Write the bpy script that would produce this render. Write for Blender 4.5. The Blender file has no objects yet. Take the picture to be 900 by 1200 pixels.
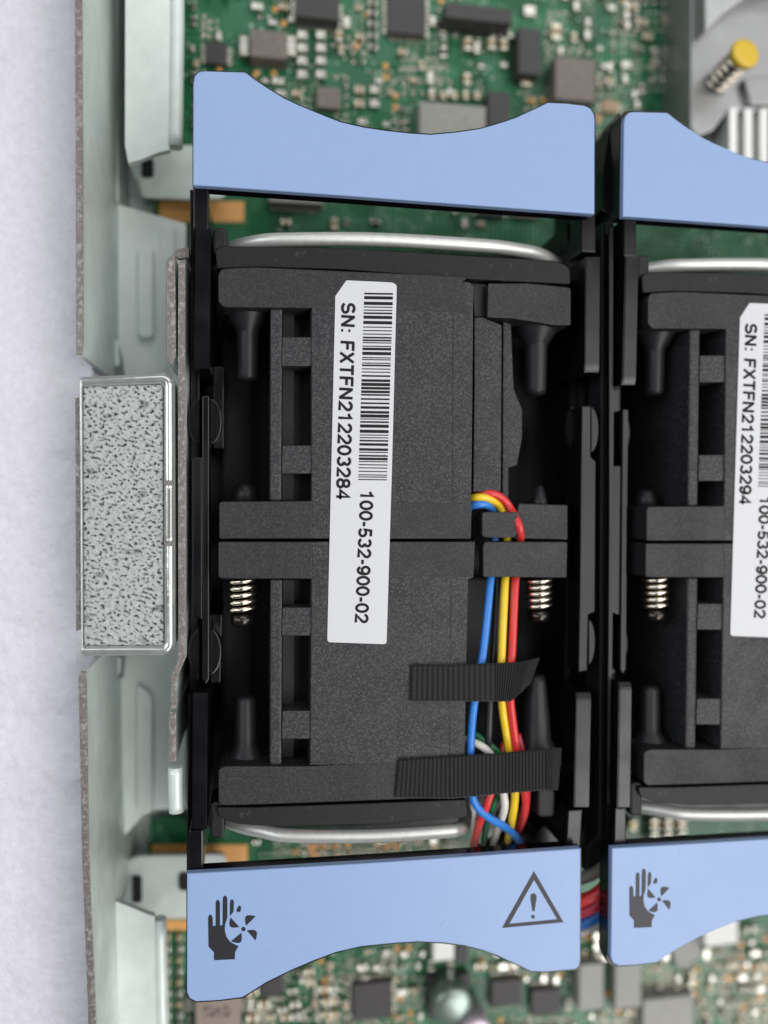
import bpy, bmesh, math, random
from mathutils import Vector, Matrix, noise
random.seed(7)
scene = bpy.context.scene
C = scene.collection
S = 0.000146                      # metres per photo pixel at the module's top plane
H = 930.0                         # camera height above that plane, in the same steps
F = 930.0

# ------------------------------------------------------------------ camera
ca = math.radians(-9.03); cb = math.radians(-1.01)
RY = Matrix(((math.cos(ca), 0, math.sin(ca)), (0, 1, 0), (-math.sin(ca), 0, math.cos(ca))))
RX = Matrix(((1, 0, 0), (0, math.cos(cb), -math.sin(cb)), (0, math.sin(cb), math.cos(cb))))
M3 = RX @ RY
cam_data = bpy.data.cameras.new('camera')
cam = bpy.data.objects.new('camera', cam_data); C.objects.link(cam)
cam.matrix_world = Matrix.Translation((0, 0, H * S)) @ M3.to_4x4()
cam_data.sensor_fit = 'VERTICAL'; cam_data.sensor_height = 24.0; cam_data.sensor_width = 18.0
cam_data.lens = F / 1200 * 24.0
cam_data.clip_start = 0.005; cam_data.clip_end = 20.0
cam_data.dof.use_dof = True
cam_data.dof.focus_distance = H * S * 1.005
cam_data.dof.aperture_fstop = 3.7
scene.camera = cam

# ------------------------------------------------------------------ world and lamps
w = bpy.data.worlds.new('World'); scene.world = w; w.use_nodes = True
w.node_tree.nodes['Background'].inputs[0].default_value = (0.86, 0.93, 1.0, 1)
w.node_tree.nodes['Background'].inputs[1].default_value = 0.11
scene.view_settings.view_transform = 'Standard'; scene.view_settings.look = 'None'
scene.view_settings.gamma = 1.0; scene.view_settings.exposure = 0.0
scene.view_settings.use_curve_mapping = False

def area(name, loc, size, size_y, power, col=(1, 1, 1)):
    d = bpy.data.lights.new(name, 'AREA'); d.shape = 'RECTANGLE'; d.size = size; d.size_y = size_y
    d.energy = power; d.color = col
    o = bpy.data.objects.new(name, d); C.objects.link(o); o.location = loc
    o.rotation_euler = (Vector((0.02, 0, 0)) - Vector(loc)).to_track_quat('-Z', 'Y').to_euler()
    return o
area('ceiling_lamp', (0.88, 0.0, 1.15), 0.8, 1.7, 14.5, (1.0, 0.985, 0.97))
area('left_fill_lamp', (-1.05, 0.25, 1.00), 0.7, 1.6, 10.5, (0.93, 0.97, 1.0))  # added fill from the left, brightens the foam and the wall; no window there
area('back_ceiling_lamp', (0.3, 1.0, 1.1), 1.5, 0.6, 6.5, (0.98, 0.99, 1.0))
area('front_ceiling_lamp', (0.62, -0.72, 1.1), 0.7, 0.55, 9.0, (1.0, 0.99, 0.98))

# ------------------------------------------------------------------ helpers
def at(px, py, z=0.0):
    """world point on the level z (photo-pixel steps) that the photograph shows at px, py"""
    d = M3 @ Vector((px - 450.0, 600.0 - py, -F))
    t = (H - z) / -d.z
    return Vector((d.x * t * S, d.y * t * S, z * S))

def empty(name, loc, label=None, cat=None, group=None, kind=None):
    o = bpy.data.objects.new(name, None); C.objects.link(o); o.location = loc
    o.empty_display_size = 0.005
    return tag(o, label, cat, group, kind)

def tag(o, label=None, cat=None, group=None, kind=None):
    if label: o['label'] = label
    if cat: o['category'] = cat
    if group: o['group'] = group
    if kind: o['kind'] = kind
    return o

WPOS = {}
def wpos(o):
    return WPOS.get(o.name, Vector((0, 0, 0))) if o else Vector((0, 0, 0))

def link(name, bm, mat, parent=None, smooth=False, origin=None):
    """link a bmesh given in world coordinates as one object"""
    if origin is None:
        xs = [v.co for v in bm.verts]
        lo = Vector([min(v[i] for v in xs) for i in range(3)]); hi = Vector([max(v[i] for v in xs) for i in range(3)])
        origin = Vector(((lo.x + hi.x) / 2, (lo.y + hi.y) / 2, lo.z))
    for v in bm.verts: v.co -= origin
    bmesh.ops.recalc_face_normals(bm, faces=bm.faces[:])
    me = bpy.data.meshes.new(name); bm.to_mesh(me); bm.free()
    for m in (mat if isinstance(mat, (list, tuple)) else [mat]): me.materials.append(m)
    if smooth:
        for p in me.polygons: p.use_smooth = True
    o = bpy.data.objects.new(name, me); C.objects.link(o)
    WPOS[o.name] = origin.copy()
    if parent:
        o.parent = parent; o.location = origin - wpos(parent)
    else:
        o.location = origin
    return o

def thing(name, loc, label, cat, group=None, kind=None):
    o = empty(name, loc, label, cat, group, kind); WPOS[o.name] = Vector(loc); return o

def prism_bm(pts, z1, z0, bev=0.0, bm=None, seg=2, mi=0):
    """outline in photo pixels, read off at level z1, going straight down to level z0"""
    tmp = bmesh.new()
    P = [at(x, y, z1) for x, y in pts]
    top = [tmp.verts.new(p) for p in P]
    bot = [tmp.verts.new((p.x, p.y, z0 * S)) for p in P]
    ft = tmp.faces.new(top); tmp.faces.new(bot[::-1])
    n = len(P)
    for i in range(n):
        tmp.faces.new((top[i], bot[i], bot[(i + 1) % n], top[(i + 1) % n]))
    bmesh.ops.recalc_face_normals(tmp, faces=tmp.faces[:])
    if bev > 0:
        tmp.edges.ensure_lookup_table()
        ed = list(ft.edges)
        # the upright corners as well, where they are sharp
        for v in ft.verts:
            for e in v.link_edges:
                if e not in ed and len(pts) <= 6: ed.append(e)
        bmesh.ops.bevel(tmp, geom=ed, offset=bev * S, segments=seg, affect='EDGES', profile=0.6, clamp_overlap=True)
    for f in tmp.faces: f.material_index = mi
    if bm is None: return tmp
    me = bpy.data.meshes.new('t'); tmp.to_mesh(me); tmp.free(); bm.from_mesh(me); bpy.data.meshes.remove(me)
    return bm

def R4(x0, y0, x1, y1): return [(x0, y0), (x1, y0), (x1, y1), (x0, y1)]

def prism(name, pts, z1, z0, mat, parent=None, bev=1.2, seg=2):
    return link(name, prism_bm(pts, z1, z0, bev, seg=seg), mat, parent)

def rounded(pts, r, n=5):
    """round the corners of an outline"""
    out = []; m = len(pts)
    rs = r if isinstance(r, (list, tuple)) else [r] * m
    for i in range(m):
        p = Vector(pts[i]); a = (Vector(pts[i - 1]) - p); b = (Vector(pts[(i + 1) % m]) - p)
        rr = min(rs[i], a.length * .49, b.length * .49)
        if rr < .3: out.append(tuple(p)); continue
        a.normalize(); b.normalize(); p0 = p + a * rr; p1 = p + b * rr
        for k in range(n + 1):
            t = k / n
            q = p0 * (1 - t) ** 2 + p * 2 * t * (1 - t) + p1 * t * t
            out.append(tuple(q))
    return out

def smooth_path(P, n=8):
    """Catmull-Rom through the points"""
    if len(P) < 3: return P
    Q = [P[0] * 2 - P[1]] + P + [P[-1] * 2 - P[-2]]
    out = []
    for i in range(1, len(Q) - 2):
        for k in range(n):
            t = k / n
            out.append(0.5 * ((2 * Q[i]) + (-Q[i - 1] + Q[i + 1]) * t + (2 * Q[i - 1] - 5 * Q[i] + 4 * Q[i + 1] - Q[i + 2]) * t * t + (-Q[i - 1] + 3 * Q[i] - 3 * Q[i + 1] + Q[i + 2]) * t ** 3))
    out.append(P[-1]); return out

def tube_bm(path, r, n=12, bm=None, mi=0):
    bm = bm or bmesh.new(); rings = []
    m = len(path); up = Vector((0.03, 0.02, 1))
    rr = r if isinstance(r, (list, tuple)) else [r] * m
    last = None
    for i, p in enumerate(path):
        d = (path[min(i + 1, m - 1)] - path[max(i - 1, 0)]).normalized()
        a = d.cross(up if last is None else last)
        if last is None:
            if a.length < .05: a = d.cross(Vector((1, 0, 0)))
            a.normalize(); b = a.cross(d).normalized()
        else:
            b = (last - d * last.dot(d)).normalized(); a = d.cross(b).normalized()
        last = b
        rings.append([bm.verts.new(p + (a * math.cos(2 * math.pi * k / n) + b * math.sin(2 * math.pi * k / n)) * rr[i] * S) for k in range(n)])
    for i in range(m - 1):
        for k in range(n):
            f = bm.faces.new((rings[i][k], rings[i][(k + 1) % n], rings[i + 1][(k + 1) % n], rings[i + 1][k])); f.material_index = mi; f.smooth = True
    for rg in (rings[0][::-1], rings[-1]):
        f = bm.faces.new(rg); f.material_index = mi
    return bm

def tube(name, pts, r, mat, parent=None, n=12, sm=8):
    P = [at(*p) for p in pts]
    return link(name, tube_bm(smooth_path(P, sm) if sm else P, r, n), mat, parent)

def lathe_bm(prof, base, axis, n=24, bm=None, mi=0):
    """prof: (distance along axis, radius) in steps; base: world point"""
    bm = bm or bmesh.new(); axis = axis.normalized()
    a = axis.cross(Vector((.1, .2, 1)) if abs(axis.z) < .9 else Vector((1, 0, 0))).normalized(); b = axis.cross(a)
    rings = [[bm.verts.new(base + axis * (h * S) + (a * math.cos(2 * math.pi * k / n) + b * math.sin(2 * math.pi * k / n)) * max(r, .02) * S) for k in range(n)] for h, r in prof]
    for i in range(len(rings) - 1):
        for k in range(n):
            f = bm.faces.new((rings[i][k], rings[i][(k + 1) % n], rings[i + 1][(k + 1) % n], rings[i + 1][k])); f.material_index = mi; f.smooth = True
    for rg in (rings[0][::-1], rings[-1]):
        f = bm.faces.new(rg); f.material_index = mi
    return bm

def box_bm(cx, cy, z0, wx, wy, hz, bm=None, mi=0, ang=0.0, bev=0.0):
    """box centred on the world point cx, cy (metres), the rest in steps"""
    tmp = bmesh.new()
    bmesh.ops.create_cube(tmp, size=1.0)
    bmesh.ops.scale(tmp, vec=(wx * S, wy * S, hz * S), verts=tmp.verts)
    if bev: bmesh.ops.bevel(tmp, geom=tmp.edges[:], offset=bev * S, segments=2, affect='EDGES', profile=.6)
    bmesh.ops.rotate(tmp, cent=(0, 0, 0), matrix=Matrix.Rotation(ang, 3, 'Z'), verts=tmp.verts)
    bmesh.ops.translate(tmp, vec=(cx, cy, z0 * S + hz * S / 2), verts=tmp.verts)
    for f in tmp.faces: f.material_index = mi
    if bm is None: return tmp
    me = bpy.data.meshes.new('t'); tmp.to_mesh(me); tmp.free(); bm.from_mesh(me); bpy.data.meshes.remove(me)
    return bm

# ------------------------------------------------------------------ materials
def mat(name, col, rough=0.5, metal=0.0, spec=0.5, grain=0.0, gscale=2500, bump=0.0, bscale=3000, bdist=0.00004, col2=None, c2scale=300, c2lo=.45, c2hi=.6, coat=0.0, rvar=0.0, stretch=None, sheen=0):
    m = bpy.data.materials.new(name); m.use_nodes = True
    nt = m.node_tree; N = nt.nodes; L = nt.links; b = N['Principled BSDF']
    b.inputs['Base Color'].default_value = (*col, 1); b.inputs['Roughness'].default_value = rough
    b.inputs['Metallic'].default_value = metal; b.inputs['Specular IOR Level'].default_value = spec
    b.inputs['Coat Weight'].default_value = coat; b.inputs['Coat Roughness'].default_value = .15
    if sheen: b.inputs['Sheen Weight'].default_value = sheen
    tc = N.new('ShaderNodeTexCoord'); src = tc.outputs['Object']
    if stretch:
        mp = N.new('ShaderNodeMapping'); mp.inputs['Scale'].default_value = stretch; L.new(src, mp.inputs[0]); src = mp.outputs[0]
    cout = None
    if col2:
        n = N.new('ShaderNodeTexNoise'); n.inputs['Scale'].default_value = c2scale; n.inputs['Detail'].default_value = 5; L.new(src, n.inputs['Vector'])
        r = N.new('ShaderNodeMapRange'); r.inputs[1].default_value = c2lo; r.inputs[2].default_value = c2hi; L.new(n.outputs['Fac'], r.inputs[0])
        mx = N.new('ShaderNodeMix'); mx.data_type = 'RGBA'; mx.inputs[6].default_value = (*col, 1); mx.inputs[7].default_value = (*col2, 1)
        L.new(r.outputs[0], mx.inputs[0]); cout = mx.outputs[2]
    if grain:
        n = N.new('ShaderNodeTexNoise'); n.inputs['Scale'].default_value = gscale; n.inputs['Detail'].default_value = 2; L.new(src, n.inputs['Vector'])
        r = N.new('ShaderNodeMapRange'); r.inputs[1].default_value = .3; r.inputs[2].default_value = .7; r.inputs[3].default_value = 1 - grain; r.inputs[4].default_value = 1 + grain
        L.new(n.outputs['Fac'], r.inputs[0])
        hs = N.new('ShaderNodeHueSaturation'); L.new(r.outputs[0], hs.inputs['Value'])
        if cout: L.new(cout, hs.inputs['Color'])
        else: hs.inputs['Color'].default_value = (*col, 1)
        cout = hs.outputs[0]
    if cout: L.new(cout, b.inputs['Base Color'])
    if bump:
        n = N.new('ShaderNodeTexNoise'); n.inputs['Scale'].default_value = bscale; n.inputs['Detail'].default_value = 3; L.new(src, n.inputs['Vector'])
        bp = N.new('ShaderNodeBump'); bp.inputs['Strength'].default_value = bump; bp.inputs['Distance'].default_value = bdist
        L.new(n.outputs['Fac'], bp.inputs['Height']); L.new(bp.outputs[0], b.inputs['Normal'])
    if rvar:
        n = N.new('ShaderNodeTexNoise'); n.inputs['Scale'].default_value = 120; n.inputs['Detail'].default_value = 6; L.new(src, n.inputs['Vector'])
        r = N.new('ShaderNodeMapRange'); r.inputs[1].default_value = .35; r.inputs[2].default_value = .65; r.inputs[3].default_value = rough - rvar; r.inputs[4].default_value = rough + rvar
        L.new(n.outputs['Fac'], r.inputs[0]); L.new(r.outputs[0], b.inputs['Roughness'])
    return m

def speckled_plastic(name, col, amt=.5):
    """spark-eroded matt plastic: grey with a fine light grain"""
    m = mat(name, col, rough=.54, spec=.38, grain=.08, gscale=500, bump=.55, bscale=3600, bdist=.00004, rvar=.07)
    nt = m.node_tree; N = nt.nodes; L = nt.links; b = N['Principled BSDF']
    old = b.inputs['Base Color'].links[0].from_socket
    tc = N.new('ShaderNodeTexCoord')
    n = N.new('ShaderNodeTexVoronoi'); n.inputs['Scale'].default_value = 4300; L.new(tc.outputs['Object'], n.inputs['Vector'])
    wn = N.new('ShaderNodeSeparateColor'); L.new(n.outputs['Color'], wn.inputs[0])
    r = N.new('ShaderNodeMapRange'); r.inputs[1].default_value = .45; r.inputs[2].default_value = 1.0; r.inputs[4].default_value = amt; L.new(wn.outputs[0], r.inputs[0])
    mx = N.new('ShaderNodeMix'); mx.data_type = 'RGBA'; mx.inputs[7].default_value = (.062, .062, .064, 1)
    L.new(old, mx.inputs[6]); L.new(r.outputs[0], mx.inputs[0]); L.new(mx.outputs[2], b.inputs['Base Color'])
    return m

M_body = speckled_plastic('matt_black_plastic', (.014, .014, .016), .85)
M_bar = speckled_plastic('flange_black_plastic', (.012, .012, .0135), .4)
M_dark = mat('smooth_black_plastic', (.013, .013, .0145), rough=.42, spec=.32, grain=.15, bump=.3, bscale=1200)
M_rubber = mat('black_rubber', (.006, .006, .007), rough=.5, spec=.3, grain=.25, gscale=900, bump=.5, bscale=2000, col2=(.03, .03, .03), c2scale=700, c2lo=.62, c2hi=.72)
M_carrier = mat('glossy_black_plastic', (.004, .0035, .0045), rough=.24, spec=.32, bump=.12, bscale=900, rvar=.07)
M_blue = mat('blue_plastic', (.245, .345, .565), rough=.42, spec=.5, grain=.012, gscale=500, bump=.25, bscale=2600, bdist=.00002, rvar=.015)
M_scuff = mat('pale_blue_scuff', (.33, .44, .66), rough=.6, grain=.05)
M_ink = mat('black_ink', (.010, .010, .016), rough=.45, spec=.42, grain=.1)
M_paper = mat('label_paper', (.555, .555, .57), rough=.36, spec=.5, grain=.012, gscale=1400, bump=.15, bscale=3000, bdist=.00001)
M_print = mat('label_print', (.012, .012, .013), rough=.75, spec=.2)
M_steel = mat('galvanised_steel', (.64, .70, .67), rough=.46, metal=.25, grain=.05, gscale=300, bump=.12, bscale=250, bdist=.0002, rvar=.12)
M_floor = mat('bright_zinc_sheet', (.80, .86, .83), rough=.5, metal=.12, grain=.03, gscale=300, bump=.1, bscale=250, bdist=.0002, rvar=.08)
M_cut = mat('cut_steel_edge', (.19, .165, .155), rough=.45, metal=.5, grain=.3, gscale=2600, bump=.6, bscale=2600, col2=(.44, .42, .40), c2scale=1500, c2lo=.5, c2hi=.8)
M_chrome = mat('plated_spring_steel', (.78, .70, .58), rough=.2, metal=1.0, grain=.08)
M_silver = mat('tinned_metal', (.50, .49, .45), rough=.26, metal=.9, grain=.1, bump=.3, bscale=1200)
M_tin = mat('solder', (.52, .50, .42), rough=.22, metal=.85, grain=.2, bump=.5, bscale=1500, bdist=.0001)
M_wire = mat('fan_guard_steel', (.70, .70, .67), rough=.42, metal=.5, grain=.06, gscale=800)
M_gold = mat('gold_plated_pad', (.80, .40, .13), rough=.45, metal=.1, grain=.1, gscale=900)
M_chip = mat('chip_resin', (.05, .046, .046), rough=.55, spec=.4, grain=.12, gscale=1300, bump=.4)
M_grey = mat('grey_ferrite', (.16, .135, .12), rough=.6, grain=.15, gscale=1200, bump=.5)
M_greylite = mat('grey_component_case', (.27, .265, .24), rough=.5, grain=.1, gscale=900, bump=.4)
M_tan = mat('ceramic_tan', (.36, .26, .15), rough=.45, grain=.2, gscale=900)
M_white = mat('white_plastic', (.72, .72, .68), rough=.5, grain=.06)
M_tape = mat('woven_black_tape', (.008, .008, .008), rough=.6, spec=.25, grain=.35, gscale=3200, bump=1.0, bscale=3500, sheen=.15)
M_yellow = mat('yellow_cap', (.62, .42, .035), rough=.38, grain=.07)
def wire_mat(n, c): return mat(n, c, rough=.34, spec=.5, grain=.06, gscale=700)
W_blue = wire_mat('blue_wire_sleeve', (.03, .19, .60)); W_yel = wire_mat('yellow_wire_sleeve', (.78, .52, .02))
W_red = wire_mat('red_wire_sleeve', (.62, .035, .035)); W_blk = wire_mat('black_wire_sleeve', (.02, .02, .02))
W_wht = wire_mat('white_wire_sleeve', (.66, .64, .58)); W_grn = wire_mat('green_wire_sleeve', (.015, .16, .06))
W_crim = wire_mat('crimson_wire_sleeve', (.50, .03, .07))

def pcb_material():
    m = bpy.data.materials.new('green_solder_mask'); m.use_nodes = True
    nt = m.node_tree; N = nt.nodes; L = nt.links; b = N['Principled BSDF']
    b.inputs['Roughness'].default_value = .3; b.inputs['Specular IOR Level'].default_value = .3
    tc = N.new('ShaderNodeTexCoord')
    def rng(s, lo, hi, o0=0, o1=1):
        r = N.new('ShaderNodeMapRange'); r.inputs[1].default_value = lo; r.inputs[2].default_value = hi
        r.inputs[3].default_value = o0; r.inputs[4].default_value = o1; L.new(s, r.inputs[0]); return r.outputs[0]
    def mix(f, a, c):
        x = N.new('ShaderNodeMix'); x.data_type = 'RGBA'
        L.new(f, x.inputs[0])
        for k, v in ((6, a), (7, c)):
            if isinstance(v, tuple): x.inputs[k].default_value = (*v, 1)
            else: L.new(v, x.inputs[k])
        return x.outputs[2]
    def noise_(s, d=3):
        n = N.new('ShaderNodeTexNoise'); n.inputs['Scale'].default_value = s; n.inputs['Detail'].default_value = d; L.new(tc.outputs['Object'], n.inputs['Vector']); return n.outputs['Fac']
    base = mix(rng(noise_(70), .42, .6), (.004, .062, .02), (.008, .11, .04))
    # copper traces showing through the mask: bricks broken up by noise
    def traces(rot, sc, rowh, amt, colr):
        nonlocal base
        mp = N.new('ShaderNodeMapping'); mp.inputs['Rotation'].default_value = (0, 0, rot); L.new(tc.outputs['Object'], mp.inputs[0])
        wv = N.new('ShaderNodeTexWave'); wv.wave_type = 'BANDS'; wv.bands_direction = 'X'; wv.inputs['Scale'].default_value = sc
        wv.inputs['Distortion'].default_value = 0; L.new(mp.outputs[0], wv.inputs['Vector'])
        f = rng(wv.outputs['Fac'], .55, .7)
        g = rng(noise_(rowh, 1), .5, .54, 0, amt)
        mu = N.new('ShaderNodeMath'); mu.operation = 'MULTIPLY'; L.new(f, mu.inputs[0]); L.new(g, mu.inputs[1])
        base = mix(mu.outputs[0], base, colr)
    traces(0, 260, 95, .8, (.06, .22, .12))
    traces(math.pi / 2, 230, 130, .7, (.05, .19, .10))
    # silk-screen and via specks
    vo = N.new('ShaderNodeTexVoronoi'); vo.inputs['Scale'].default_value = 900; L.new(tc.outputs['Object'], vo.inputs['Vector'])
    f = rng(vo.outputs['Distance'], .26, .2); g = rng(noise_(150, 2), .5, .58)
    mu = N.new('ShaderNodeMath'); mu.operation = 'MULTIPLY'; L.new(f, mu.inputs[0]); L.new(g, mu.inputs[1])
    base = mix(mu.outputs[0], base, (.55, .62, .52))
    L.new(base, b.inputs['Base Color'])
    return m
M_pcb = pcb_material()
M_pcbrim = mat('bare_green_mask', (.015, .13, .035), rough=.35, grain=.15, gscale=400)

# ------------------------------------------------------------------ structure: the packing foam the chassis lies on
ZB = -300.0    # circuit board top
ZF = -330.0    # chassis floor
ZG = -345.0    # packing sheet
def foam_sheet():
    m = mat('white_packing_foam', (.64, .618, .68), rough=.3, spec=.5, grain=.05, gscale=700, bump=0)
    nt = m.node_tree; N = nt.nodes; L = nt.links; b = N['Principled BSDF']
    b.inputs['Subsurface Weight'].default_value = .0
    tc = N.new('ShaderNodeTexCoord')
    v = N.new('ShaderNodeTexVoronoi'); v.feature = 'SMOOTH_F1'; v.inputs['Scale'].default_value = 230; v.inputs['Smoothness'].default_value = .6; L.new(tc.outputs['Object'], v.inputs['Vector'])
    n = N.new('ShaderNodeTexNoise'); n.inputs['Scale'].default_value = 260; n.inputs['Detail'].default_value = 6; L.new(tc.outputs['Object'], n.inputs['Vector'])
    v.inputs['Scale'].default_value = 300; n.inputs['Scale'].default_value = 420; n.inputs['Roughness'].default_value = .65
    ad = N.new('ShaderNodeMath'); ad.operation = 'ADD'; L.new(v.outputs['Distance'], ad.inputs[0]); L.new(n.outputs['Fac'], ad.inputs[1])
    bp = N.new('ShaderNodeBump'); bp.inputs['Strength'].default_value = .8; bp.inputs['Distance'].default_value = .0005; bp.invert = True
    L.new(ad.outputs[0], bp.inputs['Height'])
    n3 = N.new('ShaderNodeTexNoise'); n3.inputs['Scale'].default_value = 1100; n3.inputs['Detail'].default_value = 2; L.new(tc.outputs['Object'], n3.inputs['Vector'])
    b3 = N.new('ShaderNodeBump'); b3.inputs['Strength'].default_value = .7; b3.inputs['Distance'].default_value = .0002
    L.new(n3.outputs['Fac'], b3.inputs['Height']); L.new(bp.outputs[0], b3.inputs['Normal']); L.new(b3.outputs[0], b.inputs['Normal'])
    bm = bmesh.new()
    # the tray is sunk into the soft sheet: the sheet stands high beside the wall and lies low beneath the tray
    def xw(yw):
        best = None
        pts = [at(x, y, -6) for x, y in ((87, -330), (87.5, 0), (88.5, 200), (88.5, 415), (88, 740), (92, 795), (96, 1000), (103, 1180), (110, 1500))]
        for p, q in zip(pts, pts[1:]):
            if q.y <= yw <= p.y: return p.x + (q.x - p.x) * (p.y - yw) / (p.y - q.y)
        return pts[0].x if yw > pts[0].y else pts[-1].x
    U_ = [-.9, -.5, -.3, -.2] + [-.15 + .002 * k for k in range(75)] + [-.0006, -.0001, 0.0, .02, .2, .5, .9]
    V_ = [.9, .5, .3, .2] + [.16 - .002 * k for k in range(161)] + [-.2, -.3, -.5, -.9]
    g = []
    for yy in V_:
        row = []
        for uu in U_:
            x = xw(yy) - 3 * S + uu
            hi = uu < -.00005
            z = (-112 * S if uu < -.0009 else -116 * S) if hi else ZG * S - .0006
            if hi: z += .0007 * noise.noise(Vector((x * 130, yy * 130, 0)))
            row.append(bm.verts.new((x, yy, z)))
        g.append(row)
    for i in range(len(V_) - 1):
        for j in range(len(U_) - 1):
            bm.faces.new((g[i][j], g[i + 1][j], g[i + 1][j + 1], g[i][j + 1]))
    o = link('ground', bm, m, smooth=True, origin=Vector((0, 0, ZG * S)))
    tag(o, 'white packing foam sheet lying under the steel chassis', 'foam sheet', kind='structure')
foam_sheet()

M_shade = mat('painted_opening_shade', (.16, .19, .18), rough=.5, metal=.4)  # dark colour standing in for the shade inside the wall openings
# ------------------------------------------------------------------ chassis
ch = thing('server_chassis', at(120, 600, ZF - 8), 'galvanised steel server tray with bare cut edges along the white foam sheet', 'chassis')
prism('floor_pan', [(60, -420), (1500, -420), (1500, 1560), (60, 1560)] and R4(138, -260, 1150, 1460), ZF, ZF - 8, M_floor, ch, 0)
def wall(name, pts, z1, z0, parent, m1=M_steel, edge=True, cap=3.0):
    if edge:
        w_ = prism(name, pts, z1 - cap, z0, m1, parent, 0)
        P = [at(x, y, z1 - cap) for x, y in pts]
        e = prism('cut_edge', pts, z1, z1 - cap + .2, M_cut, w_, .5)
        return w_
    return prism(name, pts, z1, z0, m1, parent, .8)
# outer side wall with its notch beside the sponge block
wall('side_wall', [(87, -330), (95.5, -330), (96, 0), (97, 200), (97.5, 404), (96, 415), (89, 415), (88.5, 200), (87.5, 0)], -6, ZG + 2, ch)
wall('side_wall', [(88, 466), (96, 466), (97, 736), (89, 740)], -10, ZG + 2, ch)
wall('side_wall', [(92, 795), (95, 787), (101, 787), (104, 1000), (112, 1180), (120, 1500), (110, 1500), (103, 1180), (96, 1000)], -6, ZG + 2, ch)
prism('wall_bridge', R4(89, 410, 96, 800), -120, ZG + 2.5, M_steel, ch, .6)
# folded inner steps of the wall, seen down its inside face
prism('wall_step', [(112, -300), (118, -300), (119, 120), (117, 160), (112, 160)], -150, ZF + .3, M_steel, ch, 2)
prism('wall_step', [(118, 1072), (127, 1072), (130, 1200), (136, 1480), (120, 1480)], -150, ZF + .3, M_steel, ch, 2)
prism('inner_ledge', [(119, -300), (139, -300), (137, 120), (139, 235), (126, 245), (118, 200)], -230, ZF + .4, M_steel, ch, 2)
prism('inner_ledge', [(118, 1020), (124, 1004), (134, 1015), (134, 1480), (120, 1480)], -230, ZF + .4, M_steel, ch, 2)
def rail(pts_top, z):
    """sheet-metal rail: flat top with rolled right-hand edge"""
    r = prism('guide_rail', pts_top, z, z - 10, M_steel, ch, 1.5)
    return r
ra = rail([(147, -300), (203, -300), (199, 176), (185, 179), (165, 187), (150, 191), (146, 170)], -150)
tube('rolled_edge', [(207, -300, -156), (207, 0, -156), (206, 100, -156), (205, 173, -156)], 10, M_steel, ra, 14, 4)
rb = rail([(135, 1056), (155, 1064), (172, 1071), (181, 1074), (186, 1200), (194, 1480), (140, 1480), (134, 1200)], -150)
tube('rolled_edge', [(187, 1076, -156), (190, 1200, -156), (197, 1480, -156)], 9, M_steel, rb, 14, 4)
prism('rail_web', [(149, -300), (153, -300), (153, 186), (149, 186)], -161, ZF + .5, M_steel, ch, 0)
prism('rail_web', [(137, 1064), (141, 1066), (144, 1480), (140, 1480)], -161, ZF + .5, M_steel, ch, 0)
# brackets below the rails
def bracket(outline, hole, zt, r):
    b_ = prism('mounting_bracket', rounded(outline, 7), zt, zt - 9, M_steel, ch, 1.6)
    return b_
b1 = bracket([(153, 168), (232, 170), (262, 218), (264, 232), (232, 234), (166, 231)], None, -262, 8)
prism('slot', rounded(R4(166, 186, 180, 208), 4), -260.5, -266, M_dark, b1, 0)
b2 = bracket([(147, 1010), (160, 1004), (262, 1001), (266, 1012), (264, 1076), (150, 1078)], None, -262, 8)
prism('slot', rounded(R4(154, 1026, 166, 1058), 4), -260.5, -266, M_dark, b2, 0)
prism('screw_hole', rounded(R4(209, 1022, 223, 1044), 7), -260.5, -266, M_dark, b2, 0)
prism('bay_floor', [(126, 236), (218, 262), (218, 948), (172, 950), (128, 1000)], -240, -248, M_floor, ch, 1)
# raised beads and cut-outs of the floor between the rails
prism('pressed_bead', rounded(R4(160, 288, 180, 396), 8), -226, -240.2, M_floor, ch, 5)
prism('pressed_bead', rounded([(160, 800), (178, 815), (178, 955), (160, 955)], 8), -226, -240.2, M_floor, ch, 5)
prism('stiffening_plate', [(188, 266), (205, 266), (205, 300), (196, 305), (196, 450), (186, 450)], -234, -240.3, M_floor, ch, 2)
g1 = prism('shade_plate', [(114, 338), (121, 340), (143, 420), (146, 448), (113, 448)], -215, -222, M_shade, ch, 1)  # dark plate: the shadowed wall opening is put into its colour
prism('relief_hole', rounded([(128, 393), (138, 398), (141, 428), (129, 430)], 4), -214, -218, M_steel, g1, 0)
g2 = prism('shade_plate', [(117, 764), (146, 764), (144, 794), (130, 800), (122, 848), (117, 848)], -215, -222, M_shade, ch, 1)  # lower dark plate, its shade likewise painted by the colour
prism('relief_hole', rounded([(127, 770), (142, 770), (141, 790), (128, 792)], 4), -214, -218, M_steel, g2, 0)
# the inner partition: two layers of sheet on edge beside the fan bay
wall('partition_sheet', [(196, 309), (201, 300), (205, 300), (206, 418), (202, 426), (196, 424)], -16, ZF + .6, ch)
wall('partition_sheet', [(209, 306), (217, 304), (217, 560), (217, 772), (207, 795), (207, 830), (200, 830), (200, 793), (209, 776), (208.5, 560), (208.5, 420)], -14, ZF + .7, ch)
wall('partition_sheet', [(198, 834), (206, 834), (206, 892), (198, 892)], -16, ZF + .7, ch)
tube('hinge_barrel', [(206, 898, -26), (206, 925, -26), (207, 951, -26)], 9, M_steel, ch, 16, 3)
prism('bent_tab', [(202, 298), (208, 291), (222, 289), (222, 302), (210, 303)], -44, -54, M_cut, ch, 2)

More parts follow.
